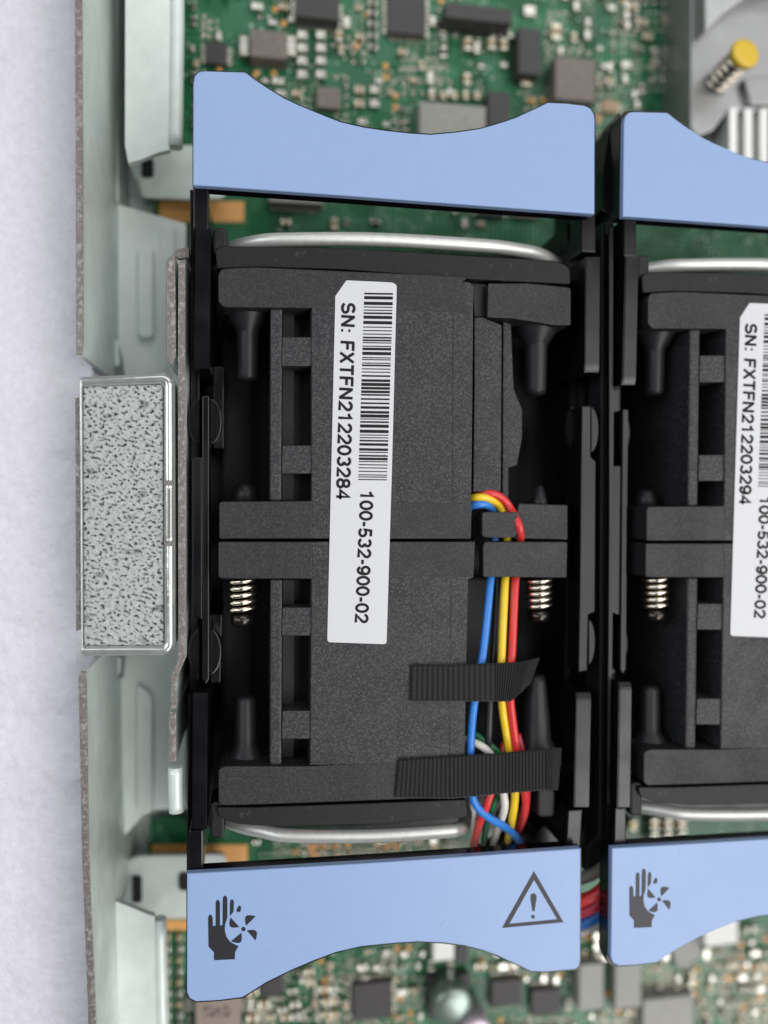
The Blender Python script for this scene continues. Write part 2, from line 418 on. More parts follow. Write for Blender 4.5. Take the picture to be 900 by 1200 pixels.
# ------------------------------------------------------------------ sponge block in its rim
def sponge():
    t = thing('sponge_block', at(148, 604, -120), 'pale grey porous sponge block in a shiny rounded rim on the tray edge', 'sponge block')
    rim_m = mat('clear_rim', (.50, .52, .50), rough=.16, metal=.65, grain=.1, gscale=600, bump=.5, bscale=300, bdist=.0002, rvar=.08)
    out = rounded([(93, 442), (196, 437), (203, 444), (204, 760), (196, 768), (95, 769)], [3, 8, 8, 8, 8, 3], 4)
    inn = rounded([(96, 452), (188, 449), (192, 453), (193, 754), (190, 758), (97, 758)], [2, 5, 5, 5, 5, 2], 4)
    def rim(name, out, inn, z1, z0):
        bm = bmesh.new()
        A = [at(x, y, z1) for x, y in out]; B = [at(x, y, z1) for x, y in inn]
        mid = [at(x * .5 + u * .5, y * .5 + v * .5, z1 + 3) for (x, y), (u, v) in zip(out, inn)]
        lay = [[bm.verts.new((p.x, p.y, z0 * S)) for p in A], [bm.verts.new(p) for p in A], [bm.verts.new(p) for p in mid], [bm.verts.new(p) for p in B], [bm.verts.new((p.x, p.y, z0 * S)) for p in B]]
        n = len(A)
        for a, b in zip(lay, lay[1:] + lay[:1]):
            for i in range(n):
                bm.faces.new((a[i], a[(i + 1) % n], b[(i + 1) % n], b[i])).smooth = True
        return link(name, bm, rim_m, t)
    rim('rim', out, inn, -2, -112)
    # two thin seams of the rim where its halves meet
    for y in (566, 637):
        prism('rim_clip', R4(192, y - 3, 202.5, y + 3), 3, -20, M_cut, t, .8)
    prism('rim_strip', R4(195, 572, 201, 631), 2.6, -20, M_silver, t, 1)
    # the sponge face: a fine grid pushed down into pores
    nx, ny = 128, 400
    bm = bmesh.new(); lay = bm.loops.layers.color.new('pore')
    a0, a1, c0, c1 = (97, 452.5), (191, 450), (98, 757), (192, 757)
    V = []; PR = []
    for j in range(ny + 1):
        row = []; pr = []
        for i in range(nx + 1):
            u, v = i / nx, j / ny
            x = (a0[0] * (1 - u) + a1[0] * u) * (1 - v) + (c0[0] * (1 - u) + c1[0] * u) * v
            y = (a0[1] * (1 - u) + a1[1] * u) * (1 - v) + (c0[1] * (1 - u) + c1[1] * u) * v
            q = Vector(((x + y * .30) * .15, (y - x * .25) * .29, 0))
            n1 = noise.noise(q * 1.25) + .55 * noise.noise(q * 2.7 + Vector((9, 3, 1)))
            nb = noise.noise(Vector((x * .045, y * .075, 4)))
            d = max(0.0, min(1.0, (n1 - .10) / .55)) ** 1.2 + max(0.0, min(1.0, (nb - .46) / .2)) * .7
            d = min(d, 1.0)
            edge = min(i, nx - i, j, ny - j)
            h = -6 - d * 6 - (3 if edge == 0 else 0) + .9 * noise.noise(q * 4) 
            p = at(x, y, -6); row.append(bm.verts.new((p.x, p.y, h * S))); pr.append(d)
        V.append(row); PR.append(pr)
    for j in range(ny):
        for i in range(nx):
            f = bm.faces.new((V[j][i], V[j + 1][i], V[j + 1][i + 1], V[j][i + 1])); f.smooth = True
            for l, (jj, ii) in zip(f.loops, ((j, i), (j + 1, i), (j + 1, i + 1), (j, i + 1))):
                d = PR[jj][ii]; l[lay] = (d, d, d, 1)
    m = mat('sponge', (.38, .39, .385), rough=.6, spec=.4, grain=.14, gscale=1500, bump=.8, bscale=2500, bdist=.00008)
    N = m.node_tree.nodes; L = m.node_tree.links; b = N['Principled BSDF']
    old = b.inputs['Base Color'].links[0].from_socket
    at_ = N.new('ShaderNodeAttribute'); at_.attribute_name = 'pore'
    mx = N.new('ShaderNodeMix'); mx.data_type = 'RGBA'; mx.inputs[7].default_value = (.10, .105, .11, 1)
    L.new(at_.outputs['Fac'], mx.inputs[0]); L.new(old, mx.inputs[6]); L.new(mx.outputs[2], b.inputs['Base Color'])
    link('sponge_face', bm, m, t)
    prism('sponge_core', [(98, 454), (190, 452), (191, 756), (99, 756)], -18, -112, m, t, 0)
sponge()

# ------------------------------------------------------------------ circuit board
pcb = thing('circuit_board', at(600, 600, ZB - 9), 'green circuit board crowded with chips and tinned capacitors under the fan modules', 'circuit board')
prism('board', [(182, 266), (183, -260), (1150, -260), (1150, 1460), (196, 1460), (176, 960), (222, 954), (222, 266)] , ZB, ZB - 9, M_pcb, pcb, 0)
def gold(name, x0, y0, x1, y1):
    prism('mask_border', R4(x0 - 5, y0 - 4, x1 + 6, y1 + 7), ZB + 1.0, ZB - .5, M_pcbrim, pcb, 0)
    prism('contact_pad', R4(x0, y0, x1, y1), ZB + 2, ZB + .3, M_gold, pcb, .3)
gold('a', 186, 236, 286, 260); gold('b', 178, 990, 290, 1012); gold('c', 190, 1078, 240, 1090)

def wpt(px, py, z): p = at(px, py, z); return p.x, p.y
def dims(x0, y0, x1, y1, z):
    a = at(x0, y0, z); b = at(x1, y1, z); return (a.x + b.x) / 2, (a.y + b.y) / 2, (b.x - a.x) / S, (a.y - b.y) / S
def chip(x0, y0, x1, y1, h=16, m=M_chip, pins='lr', name='chip', ang=0):
    cx, cy, wx, wy = dims(x0, y0, x1, y1, ZB + h)
    o = link(name, box_bm(cx, cy, ZB + 1, wx, wy, h, ang=ang, bev=1), m, pcb)
    if pins:
        bm = bmesh.new(); st = 7
        if 'l' in pins or 'r' in pins:
            k = max(2, int(wy / st))
            for i in range(k):
                y = cy + (i - (k - 1) / 2) * st * S
                for s in (-1, 1):
                    if ('l' if s < 0 else 'r') in pins: box_bm(cx + s * (wx / 2 + 3) * S, y, ZB + .5, 8, 3.4, 4, bm)
        if 't' in pins or 'b' in pins:
            k = max(2, int(wx / st))
            for i in range(k):
                x = cx + (i - (k - 1) / 2) * st * S
                for s in (-1, 1):
                    if ('b' if s < 0 else 't') in pins: box_bm(x, cy + s * (wy / 2 + 3) * S, ZB + .5, 3.4, 8, 4, bm)
        p = link('pins', bm, M_tin, o)
    return o
CAPS = {}
def cap(px, py, wx=13, wy=24, h=12, m=M_tan, ang=0.0, name='capacitor'):
    """two-ended surface-mount part; alike ones share their mesh"""
    if m is M_chip: name = 'resistor'
    key = (wx, wy, h, m.name)
    p = at(px, py, ZB + h)
    if key not in CAPS:
        bm = bmesh.new(); box_bm(0, 0, 0, wx * .94, wy * .56, h * .95, bm, 0, bev=.8)
        for s in (-1, 1): box_bm(0, s * wy * .36 * S, 0, wx, wy * .28, h, bm, 1, bev=1.6)
        me = bpy.data.meshes.new(name); bmesh.ops.recalc_face_normals(bm, faces=bm.faces[:]); bm.to_mesh(me); bm.free()
        me.materials.append(m); me.materials.append(M_tin); CAPS[key] = me
    o = bpy.data.objects.new(name, CAPS[key]); C.objects.link(o); o.parent = pcb
    o.location = Vector((p.x, p.y, ZB * S + .3 * S)) - wpos(pcb); o.rotation_euler.z = ang
    return o
HB = math.pi / 2
used = []
def blk(*r): used.append(r)
def CH(x0, y0, x1, y1, *a, **k): blk(x0 - 6, y0 - 6, x1 + 6, y1 + 6); return chip(x0, y0, x1, y1, *a, **k)
# along the upper edge of the picture
CH(241, 48, 266, 76, 12); CH(293, 34, 337, 70, 30, M_grey, '', 'inductor')
cap(286, 53, 14, 30, 16, M_silver); cap(341, 53, 14, 30, 16, M_silver); blk(270, 35, 350, 85)
CH(347, -12, 398, 24, 26, M_chip, 'lrb')
for y in (40, 55, 70, 86): cap(354, y, 13, 15, 14, M_silver, HB); cap(376, y, 13, 15, 14, M_silver, HB)
blk(343, 30, 388, 100)
for y in (2, 14, 27, 41, 54): cap(437, y, 11, 15, 10, M_chip, HB)
blk(428, -5, 447, 65)
CH(455, -20, 499, 42, 14, M_chip, 'lrb')
CH(371, 101, 399, 128, 16, M_grey, '', 'inductor')
for y in (104, 120): cap(421, y, 12, 15, 12, M_tan, HB); cap(439, y, 12, 15, 14, M_silver, HB)
blk(410, 95, 450, 135)
CH(492, 119, 569, 175, 34, M_greylite, 't', 'connector')
CH(572, 107, 597, 165, 26, M_chip, '')
CH(522, 3, 600, 28, 40, M_chip, '', 'connector')
for x in (506, 520, 533, 546, 559): cap(x, 111, 9, 12, 14, M_tan)
CH(608, 32, 633, 88, 34, M_chip, '', 'inductor'); cap(621, 12, 20, 16, 14, M_silver); cap(617, 95, 18, 12, 14, M_tan)
blk(600, 0, 640, 104)
cap(549, 50, 12, 22, 12, M_tan); cap(577, 50, 12, 18, 12, M_tan); cap(591, 51, 12, 18, 12, M_tan); cap(559, 55, 9, 18, 12, M_silver)
CH(651, 66, 697, 120, 36, M_grey, '', 'inductor')
cap(652, 36, 16, 26, 12, M_tan); blk(642, 20, 662, 50)
for i, (x, y) in enumerate(((735, 5), (746, 5), (735, 17), (746, 18), (736, 29), (747, 30), (715, 78), (715, 97), (733, 92), (702, 92), (744, 110), (752, 103), (747, 122))): cap(x, y, 9, 13, 10, M_chip if i % 2 else M_silver)
for x in (769, 783): cap(x, 60, 11, 16, 10, M_silver); cap(x, 72, 12, 12, 10, M_chip)
CH(706, 116, 725, 132, 8, M_tan, 'lr', 'oscillator')
# strip between the upper handle and the fan
CH(315, 222, 378, 240, 20, M_greylite, 'b', 'connector')
CH(560, 240, 590, 254, 10, M_chip, 'lr'); CH(602, 244, 630, 256, 10, M_grey, '')
# along the lower edge
CH(229, 1172, 282, 1225, 26, mat('brown_capacitor_case', (.30, .235, .20), rough=.55, grain=.08), '', 'tantalum_capacitor')
bm_ = bmesh.new()
for x_, y_, w_ in ((238, 1181, 6), (246, 1180, 3), (251, 1183, 8), (262, 1180, 4), (268, 1183, 3), (239, 1189, 3), (244, 1188, 9), (256, 1190, 3), (261, 1188, 8)):
    prism_bm([(x_, y_), (x_ + w_, y_), (x_ + w_, y_ + 2.2), (x_, y_ + 2.2)], ZB + 27.4, ZB + 26.8, 0, bm_)
    if w_ > 3: prism_bm([(x_ + w_ / 2, y_ - 2), (x_ + w_ / 2 + 1.6, y_ - 2), (x_ + w_ / 2 + 1.6, y_ + 4), (x_ + w_ / 2, y_ + 4)], ZB + 27.6, ZB + 26.8, 0, bm_)
link('faint_marking', bm_, M_chip, pcb)
for x, y in ((222, 1178), (288, 1178)): cap(x, y, 16, 22, 12, M_silver)
CH(306, 1134, 331, 1166, 12, M_chip, 'lr'); CH(414, 1154, 460, 1192, 14, M_chip, 'lrtb')
CH(576, 1150, 611, 1178, 14, M_chip, 'tb'); CH(623, 1161, 658, 1188, 14, M_chip, 'tb')
CH(679, 1131, 707, 1182, 30, M_greylite, '', 'inductor'); CH(721, 1130, 751, 1180, 22, M_greylite, '', 'inductor')
CH(754, 1172, 812, 1215, 26, M_greylite, 't', 'connector'); CH(788, 1098, 820, 1128, 14, M_greylite, '', 'inductor', ang=.35)
CH(502, 1146, 550, 1190, 18, M_chip, '', 'socket')
CH(826, 1072, 864, 1105, 30, M_white, '', 'connector')
CH(508, 1102, 532, 1124, 26, M_white, '', 'connector'); CH(534, 1108, 548, 1128, 22, M_chip, '', 'connector')
def dome(px, py, r, h, m):
    p = at(px, py, ZB + h); blk(px - r - 4, py - r - 4, px + r + 4, py + r + 4)
    prof = [(0, r), (h - 8, r), (h - 4, r * .97), (h - 1, r * .8), (h, r * .5), (h + .5, 1)]
    b = link('electrolytic_capacitor', lathe_bm(prof, Vector((p.x, p.y, ZB * S)), Vector((0, 0, 1)), 40), m, pcb)
    return b
dome(532, 1182, 31, 60, mat('capacitor_can_green', (.20, .25, .22), rough=.22, metal=.5, grain=.06))
dome(560, 1214, 24, 74, mat('capacitor_can_pink', (.62, .52, .60), rough=.25, metal=.3, grain=.05))
for x in (196, 210):
    for y in range(1100, 1215, 13): cap(x, y, 9, 12, 9, M_silver if y % 2 else M_tan)
blk(185, 1090, 222, 1220)
for x, y in ((380, 1160), (390, 1160), (392, 1175), (382, 1175), (392, 1190), (382, 1190), (345, 1178), (330, 1185), (345, 1192), (362, 1140), (357, 1150), (364, 1153)): cap(x, y, 10, 14, 12, M_tan if x % 3 else M_silver, HB)
for x in range(700, 712, 10):
    for y in (1098, 1110, 1122): cap(x, y, 12, 14, 16, M_silver, HB)
for x in (768, 784, 800):
    for y in (967, 984): cap(x, y, 15, 18, 22, M_tan if y < 970 else M_white, 0)
cap(743, 968, 12, 16, 18, M_yellow)
# the rest of the visible strips, filled with small parts on a loose grid
areas = [(225, -10, 800, 155, 17, .60), (290, 1118, 700, 1215, 15, .80), (700, 1090, 900, 1215, 14, .85), (300, 986, 545, 1002, 17, .6), (330, 248, 640, 266, 13, .35)]
num = 0
for x0, y0, x1, y1, st, pr in areas:
    y = y0
    while y < y1:
        x = x0 + random.uniform(0, 6)
        blockrot = 0
        while x < x1:
            if int(x / 70) % 2 == 0: blockrot = HB
            else: blockrot = 0
            if random.random() < pr and not any(a < x < c and b < y < d for a, b, c, d in used) and num < 275:
                k = random.choice([(8, 13, 8), (9, 15, 10), (7, 11, 7), (11, 18, 11)])
                cap(x, y + random.uniform(-2, 2), *k, random.choice([M_tan, M_silver, M_chip, M_silver, M_tan]), blockrot)
                num += 1
            x += st * random.uniform(.85, 1.7)
        y += st
# solder joints: far too many to count
def solder():
    bm = bmesh.new()
    def dot(p, r, mi):
        n = 8; top = bm.verts.new((p.x, p.y, ZB * S + r * .8 * S))
        r1 = [bm.verts.new((p.x + math.cos(6.283 * k / n) * r * .7 * S, p.y + math.sin(6.283 * k / n) * r * .7 * S, ZB * S + r * .6 * S)) for k in range(n)]
        r2 = [bm.verts.new((p.x + math.cos(6.283 * k / n) * r * S, p.y + math.sin(6.283 * k / n) * r * S, ZB * S)) for k in range(n)]
        for k in range(n):
            for f in (bm.faces.new((top, r1[k], r1[(k + 1) % n])), bm.faces.new((r1[k], r2[k], r2[(k + 1) % n], r1[(k + 1) % n]))):
                f.smooth = True; f.material_index = mi
    for cl in range(620):
        a = random.choice([(222, -20, 800, 158), (222, -20, 800, 158), (200, 1095, 920, 1215), (200, 1095, 920, 1215), (200, 1110, 680, 1215), (700, 1085, 920, 1215), (700, 1085, 920, 1215), (300, 985, 540, 1003)])
        x, y = random.uniform(a[0], a[2]), random.uniform(a[1], a[3])
        hor = random.random() < .5; r = random.choice([2.2, 2.8, 3.4, 4.2]); n = random.randint(2, 7); rows = random.randint(1, 3)
        mi = 1 if random.random() < .12 else 0
        if mi: n = random.randint(1, 2); rows = 1; r = 5
        for i in range(n):
            for j in range(rows):
                q = (x + i * r * 2.6, y + j * r * 2.9) if hor else (x + j * r * 2.9, y + i * r * 2.6)
                if q[0] > 806 and q[1] < 200: continue
                if any(b0 + 3 < q[0] < b2 - 3 and b1 + 3 < q[1] < b3 - 3 for b0, b1, b2, b3 in used): continue
                dot(at(q[0], q[1], ZB), r, mi)
    o = link('solder_joints', bm, [M_tin, M_gold], pcb); o['kind'] = 'stuff'
solder()

# ------------------------------------------------------------------ heat sink in the upper right corner
def heatsink():
    zt = -215
    t = thing('heat_sink', at(900, 60, ZB), 'machined aluminium heat sink with white fins in the upper right corner', 'heat sink')
    alu = mat('machined_aluminium', (.33, .33, .33), rough=.38, metal=.8, grain=.05, bump=.2, bscale=700, rvar=.08)
    alu2 = mat('bright_aluminium', (.82, .82, .80), rough=.45, metal=.5, grain=.03)
    prism('base_plate', [(811, -260), (1150, -260), (1150, 130), (853, 130), (836, 152), (818, 160), (809, 150)], zt, ZB + 2, alu, t, 2.5)
    prism('raised_block', [(824, -260), (1150, -260), (1150, -30), (880, -8), (850, 14), (826, 38)], zt + 26, zt + .3, alu, t, 3)
    prism('raised_block', [(872, 92), (1150, 60), (1150, 118), (880, 122)], zt + 12, zt + .3, alu, t, 2)
    prism('base_skirt', [(828, 156), (850, 132), (1150, 132), (1150, 222), (828, 222)], zt - 40, ZB + 2.3, alu, t, 1)
    for i in range(14):
        x = 855 + i * 18
        prism('fin', [(x, 126), (x + 9, 126), (x + 9, 218), (x, 218)], zt + 4, zt - 39.5, alu2, t, 1.5)
    return alu
alu = heatsink()
def spring_screw():
    t = thing('spring_screw', at(838, 100, -214), 'yellow capped screw with a coil spring standing on the heat sink', 'screw')
    b = at(838, 100, -214); tp = at(872, 64, -152)
    b = Vector((tp.x, tp.y, -214 * S)) * .35 + b * .65; b.z = -214 * S
    ax = (tp - b)
    L_ = ax.length / S; ax.normalize()
    tm = [(0, 7), (L_ - 3, 7)]
    link('shaft', lathe_bm(tm, b, ax, 20), M_chip, t)
    a = ax.cross(Vector((0, 1, 0))).normalized(); c = ax.cross(a)
    turns = 4.6; P = []
    for i in range(int(turns * 20)):
        u = i / (turns * 20); th = u * turns * 2 * math.pi
        P.append(b + ax * ((2.5 + u * (L_ - 8)) * S) + (a * math.cos(th) + c * math.sin(th)) * 17 * S)
    link('coil_spring', tube_bm(P, 2.7, 10), M_chrome, t)
    link('cap', lathe_bm([(L_ - 5, 19), (L_ - 4, 22), (L_ + 2, 22.5), (L_ + 4.5, 21.5), (L_ + 5.5, 19.5), (L_ + 5.8, 12)], b, ax, 40), M_yellow, t)
spring_screw()

# ------------------------------------------------------------------ fan carrier: black plastic frame with two blue handle plates
TOP = [(226, 217), (226.5, 97), (228, 89), (233, 84), (240, 83), (287, 84.5), (292, 88), (297, 92), (315, 104), (333, 115), (350, 123), (367, 130), (384, 137), (400, 143), (426, 149), (453, 153), (480, 156), (505, 157.5), (533, 155), (561, 151), (576, 147), (589, 143), (604, 138), (617, 132), (630, 126), (642, 120), (664, 121), (685, 123.5), (692, 127), (696, 133), (697, 140), (697, 251), (560, 241), (400, 229), (251, 218.5)]
BOT = [(219, 1024), (340, 1017), (450, 1010.5), (565, 1002.5), (680.5, 994.4), (680, 1125), (679, 1132), (675, 1136), (640, 1139), (622, 1138.4), (611, 1133), (598, 1127), (582, 1119.5), (565, 1113.5), (543, 1108), (520, 1105), (490, 1103.6), (467, 1105), (445, 1107), (422, 1109.5), (394, 1116), (367, 1126), (353, 1132), (339, 1138), (325, 1145), (311, 1152), (297, 1161), (284, 1169), (256, 1172.5), (230, 1174), (222, 1170), (219, 1163)]
def inflate(pts, d):
    cx = sum(p[0] for p in pts) / len(pts); out = []
    n = len(pts)
    A = sum(pts[i][0] * pts[(i + 1) % n][1] - pts[(i + 1) % n][0] * pts[i][1] for i in range(n))
    sg = 1 if A > 0 else -1
    for i in range(n):
        a, b, c = Vector(pts[i - 1]), Vector(pts[i]), Vector(pts[(i + 1) % n])
        e1 = (b - a).normalized(); e2 = (c - b).normalized()
        nn = Vector((e1.y + e2.y, -(e1.x + e2.x))) * sg
        nn.normalize(); out.append((b.x + nn.x * d, b.y + nn.y * d))
    return out

def flat_bm(pts, z1, z0):
    return prism_bm(pts, z1, z0, 0)

def arc_blade(p0, p1, bulge, n=8):
    a = Vector(p0); b = Vector(p1); m = (a + b) / 2; d = (b - a); nrm = Vector((-d.y, d.x)).normalized()
    out = []
    for k in range(n + 1):
        t = k / n
        out.append(tuple(a + d * t + nrm * bulge * math.sin(math.pi * t) * d.length))
    return out

def carrier():
    t = thing('fan_carrier', at(460, 600, ZF + 2), 'x', 'fan carrier', 'removable fan carriers with blue handles')
    top = prism('handle_plate', TOP, 6, -3, M_blue, t, 1.6, 3)
    top['label'] = 'plain blue upper handle plate with a scooped edge'
    prism('backing_plate', inflate(TOP, .8), -3.05, -26, M_carrier, top, 0)
    bot = prism('handle_plate', BOT, 6, -3, M_blue, t, 1.6, 3)
    bot['label'] = 'blue lower handle plate printed with a hand symbol'
    prism('backing_plate', inflate(BOT, .8), -3.05, -26, M_carrier, bot, 0)
    for q, (x, y, l, a) in enumerate(((311, 1024, 9, 1.35), (420, 1050, 12, .4), (520, 1080, 8, 2.2), (255, 1120, 10, .9))):
        dx, dy = math.cos(a) * l, math.sin(a) * l
        prism('scuff', [(x, y), (x + dx, y + dy), (x + dx + .5, y + dy - .3), (x + .5, y - .3)], 6.25, 5.8, M_scuff, bot, 0)
    # printed hand-and-rotor symbol
    def z6(p): return (200 + p[0] / 3.6, 980 + p[1] / 3.6)
    hand = [(158, 345), (163, 332), (172, 332), (177, 345), (178, 380), (190, 378), (190, 280), (195, 270), (203, 270), (208, 280), (208, 377), (219, 376), (220, 262), (226, 252), (233, 252), (239, 262), (239, 345), (230, 370), (228, 395), (235, 425), (252, 447), (272, 458), (286, 464), (271, 490), (271, 519), (183, 523), (183, 490), (160, 466)]
    bm = flat_bm([z6(p) for p in hand], 6.5, 5.8)
    for poly in ([(250, 285), (254, 268), (262, 267), (267, 278), (265, 318), (250, 337)], [(290, 292), (298, 300), (294, 318), (278, 321), (280, 305)]):
        prism_bm([z6(p) for p in poly], 6.5, 5.8, 0, bm)
    for p0, p1, bu in (((289, 383), (253, 343), -.5), ((318, 378), (358, 338), -.5), ((358, 440), (322, 398), .5), ((255, 444), (298, 408), .5)):
        prism_bm([z6(p) for p in arc_blade(p0, p1, bu)], 6.5, 5.8, 0, bm)
    prism_bm([z6((307 + 9 * math.cos(k * .524), 392 + 9 * math.sin(k * .524))) for k in range(12)], 6.5, 5.8, 0, bm)
    link('hand_and_rotor_symbol', bm, M_ink, bot)
    # printed warning triangle
    def z7(p): return (430 + p[0] / 3.333, 980 + p[1] / 3.333)
    O = [z7((653, 137)), z7((768, 336)), z7((529, 358))]; I = [z7((653, 170)), z7((744, 325)), z7((556, 343))]
    bm = bmesh.new()
    for i in range(3):
        j = (i + 1) % 3; prism_bm([O[i], O[j], I[j], I[i]], 6.5, 5.8, 0, bm)
    prism_bm([z7(p) for p in ((639, 240), (641, 228), (651, 223), (661, 228), (663, 240), (655, 293), (647, 293))], 6.5, 5.8, 0, bm)
    prism_bm([z7((649 + 7 * math.cos(k * .628), 315 + 7 * math.sin(k * .628))) for k in range(10)], 6.5, 5.8, 0, bm)
    link('warning_triangle_symbol', bm, M_ink, bot)
    # skirts below the left edges of both plates
    prism('skirt', [(228, 100), (240, 100), (240, 215), (227.5, 215)], -26.1, -60, M_carrier, t, 0)
    prism('skirt', [(228, 140), (240, 140), (240, 215), (227.5, 215)], -60.1, -110, M_carrier, t, 0)
    # left rail
    def P(name, pts, z1, z0, b=1.8, m=M_carrier): return prism(name, pts, z1, z0, m, t, b)
    P('rail', [(226.5, 219.5), (244.5, 220.5), (244.5, 268), (226.5, 268)], -5, -150)
    def chamfer_rail(x0, x1, y0, y1, z, dirn, sh=0.0, zb=-150):
        """upright bar whose end slopes away"""
        ye = y1 if dirn > 0 else y0; yo = y0 if dirn > 0 else y1; xs_e = sh if dirn > 0 else 0.0; xs_o = sh - xs_e
        prof = [(yo, z, xs_o), (ye - dirn * 8, z, xs_e), (ye, z - 2.5, xs_e)]
        bm = bmesh.new(); L_ = []; R_ = []
        for y, zz, sx in prof:
            L_.append(bm.verts.new(at(x0 + sx, y, zz))); R_.append(bm.verts.new(at(x1 + sx, y, zz)))
        lb = [bm.verts.new((v.co.x, v.co.y, zb * S)) for v in (L_[0], L_[-1])]; rb_ = [bm.verts.new((v.co.x, v.co.y, zb * S)) for v in (R_[0], R_[-1])]
        for i in range(2): bm.faces.new((L_[i], R_[i], R_[i + 1], L_[i + 1]))
        bm.faces.new((L_[0], L_[1], L_[2], lb[1], lb[0])); bm.faces.new((R_[0], R_[1], R_[2], rb_[1], rb_[0]))
        bm.faces.new((L_[0], R_[0], rb_[0], lb[0])); bm.faces.new((L_[2], R_[2], rb_[1], lb[1])); bm.faces.new((lb[0], lb[1], rb_[1], rb_[0]))
        bmesh.ops.recalc_face_normals(bm, faces=bm.faces[:])
        ee = [e for e in bm.edges if min(v.co.z for v in e.verts) > (z - 15) * S and e.calc_face_angle(0) > .1]
        bmesh.ops.bevel(bm, geom=ee, offset=1.2 * S, segments=2, affect='EDGES')
        return link('rail', bm, M_carrier, t)
    chamfer_rail(229, 247.5, 267, 432, -4, 1, -2)
    chamfer_rail(226, 243.5, 812, 972, -4, -1, -1)
    P('rail', [(221.5, 973), (238, 973), (238, 1023), (221, 1024)], -5, -150)
    P('outer_wall', [(222.5, 222), (228, 222), (228.5, 430), (222, 430)], -62, -150, 1)
    P('outer_wall', [(220.5, 812), (225.5, 812), (221, 1020), (218.5, 1020)], -62, -150, 1)
    # middle latch arm with its two round bosses
    P('latch_arm', [(237, 464), (245, 464), (245, 796), (241, 802), (237, 796)], -22, -60, 1.2)
    P('latch_arm', [(225.5, 536), (236.8, 536), (236.8, 726), (225.5, 722)], -24, -60, 1.2)
    def boss(x, y, w_, z):
        pts = [(x, y - 27)] + [(x + w_ * math.cos(math.radians(q)), y + 27 * math.sin(math.radians(q))) for q in range(-75, 80, 15)] + [(x, y + 27)]
        if w_ < 0: pts = pts[::-1]
        prism('boss', pts, z, z - 50, M_carrier, t, 1.5)
    boss(234.5, 494, -14, -36); boss(246, 494, 14, -44); boss(234.5, 764, -14, -36); boss(245.5, 764, 14, -44)
    P('inner_wall', [(224, 224), (234, 224), (232, 1018), (222, 1018)], -70, ZF + 2, .6)
    P('rib', [(250, 430), (262, 430), (262, 525), (250, 525)], -75, -200, 1)
    P('rib', [(248, 720), (260, 720), (258, 800), (247, 800)], -75, -200, 1)
    # right rail
    P('rail', [(681, 250), (698, 252), (698, 296), (681, 295)], -10, -150)
    chamfer_rail(686.5, 703.5, 301, 436, -14, 1, -1.5)
    chamfer_rail(675, 692.5, 812, 946, -14, -1, -2)
    P('rail', [(665.5, 950), (683, 949), (680, 996), (663, 997)], -10, -150)
    P('latch_arm', [(681.5, 476), (692, 476), (692, 534), (698, 541), (697, 717), (689, 721), (688, 786), (677.5, 788), (679, 700), (680.5, 560)], -22, -60, 1.4)
    boss(692.4, 503, 9, -24); boss(689.4, 753, 8, -24); boss(672, 503, -9, -60)
    P('inner_wall', [(672, 256), (680, 256), (666, 990), (658, 990)], -110, ZF + 2, .6)
    P('base', [(220, 288), (672, 300), (655, 975), (218, 968)], ZF + 44, ZF + 2, 0)
    # upper right bridge and the corner posts beside the guard
    P('bridge', [(664, 262), (681, 262), (681, 330), (668, 330)], -50, -200, 1)
    P('bridge', [(655, 945), (664, 945), (662, 996), (612, 1000), (630, 975)], -70, -200, 1)
    return t
car = carrier()

# ------------------------------------------------------------------ twin fan unit
def arc(cx, cy, rx, ry, a0, a1, n=14):
    return [(cx + rx * math.cos(math.radians(a0 + (a1 - a0) * k / n)), cy + ry * math.sin(math.radians(a0 + (a1 - a0) * k / n))) for k in range(n + 1)]
GL = {
 '0': (.66, [arc(.31, .5, .235, .435, 90, 450, 24)]), '1': (.66, [[(.10, .74), (.24, .79), (.36, .93), (.36, 0)]]),
 '2': (.66, [arc(.31, .69, .225, .245, 175, -30) + [(.10, .065), (.57, .065)]]),
 '3': (.66, [arc(.30, .715, .205, .215, 160, -80), arc(.30, .285, .23, .22, 80, -165)]),
 '4': (.66, [[(.45, 0), (.45, .93), (.07, .30), (.60, .30)]]),
 '5': (.66, [[(.53, .935), (.17, .935), (.11, .47)] + arc(.30, .31, .235, .25, 130, -155)]),
 '8': (.66, [arc(.31, .715, .195, .215, 90, 450, 20), arc(.31, .28, .23, .22, 90, 450, 20)]),
 '9': (.66, [arc(.31, .655, .225, .28, 0, 360, 22), arc(.31, .50, .235, .44, 20, -145)]),
 'S': (.74, [arc(.34, .705, .24, .225, 20, 250) + arc(.34, .285, .265, .225, 75, -165)]),
 'N': (.80, [[(.10, 0), (.10, 1)], [(.10, .96), (.62, .04)], [(.62, 0), (.62, 1)]]),
 'F': (.68, [[(.11, 0), (.11, 1)], [(.11, .935), (.60, .935)], [(.11, .52), (.54, .52)]]),
 'X': (.74, [[(.06, 0), (.62, 1)], [(.62, 0), (.06, 1)]]), 'T': (.70, [[(.33, 0), (.33, .93)], [(.03, .935), (.63, .935)]]),
 ':': (.36, [[(.13, .02), (.13, .16)], [(.13, .55), (.13, .69)]]), '-': (.42, [[(.05, .38), (.33, .38)]]), ' ': (.36, [])}
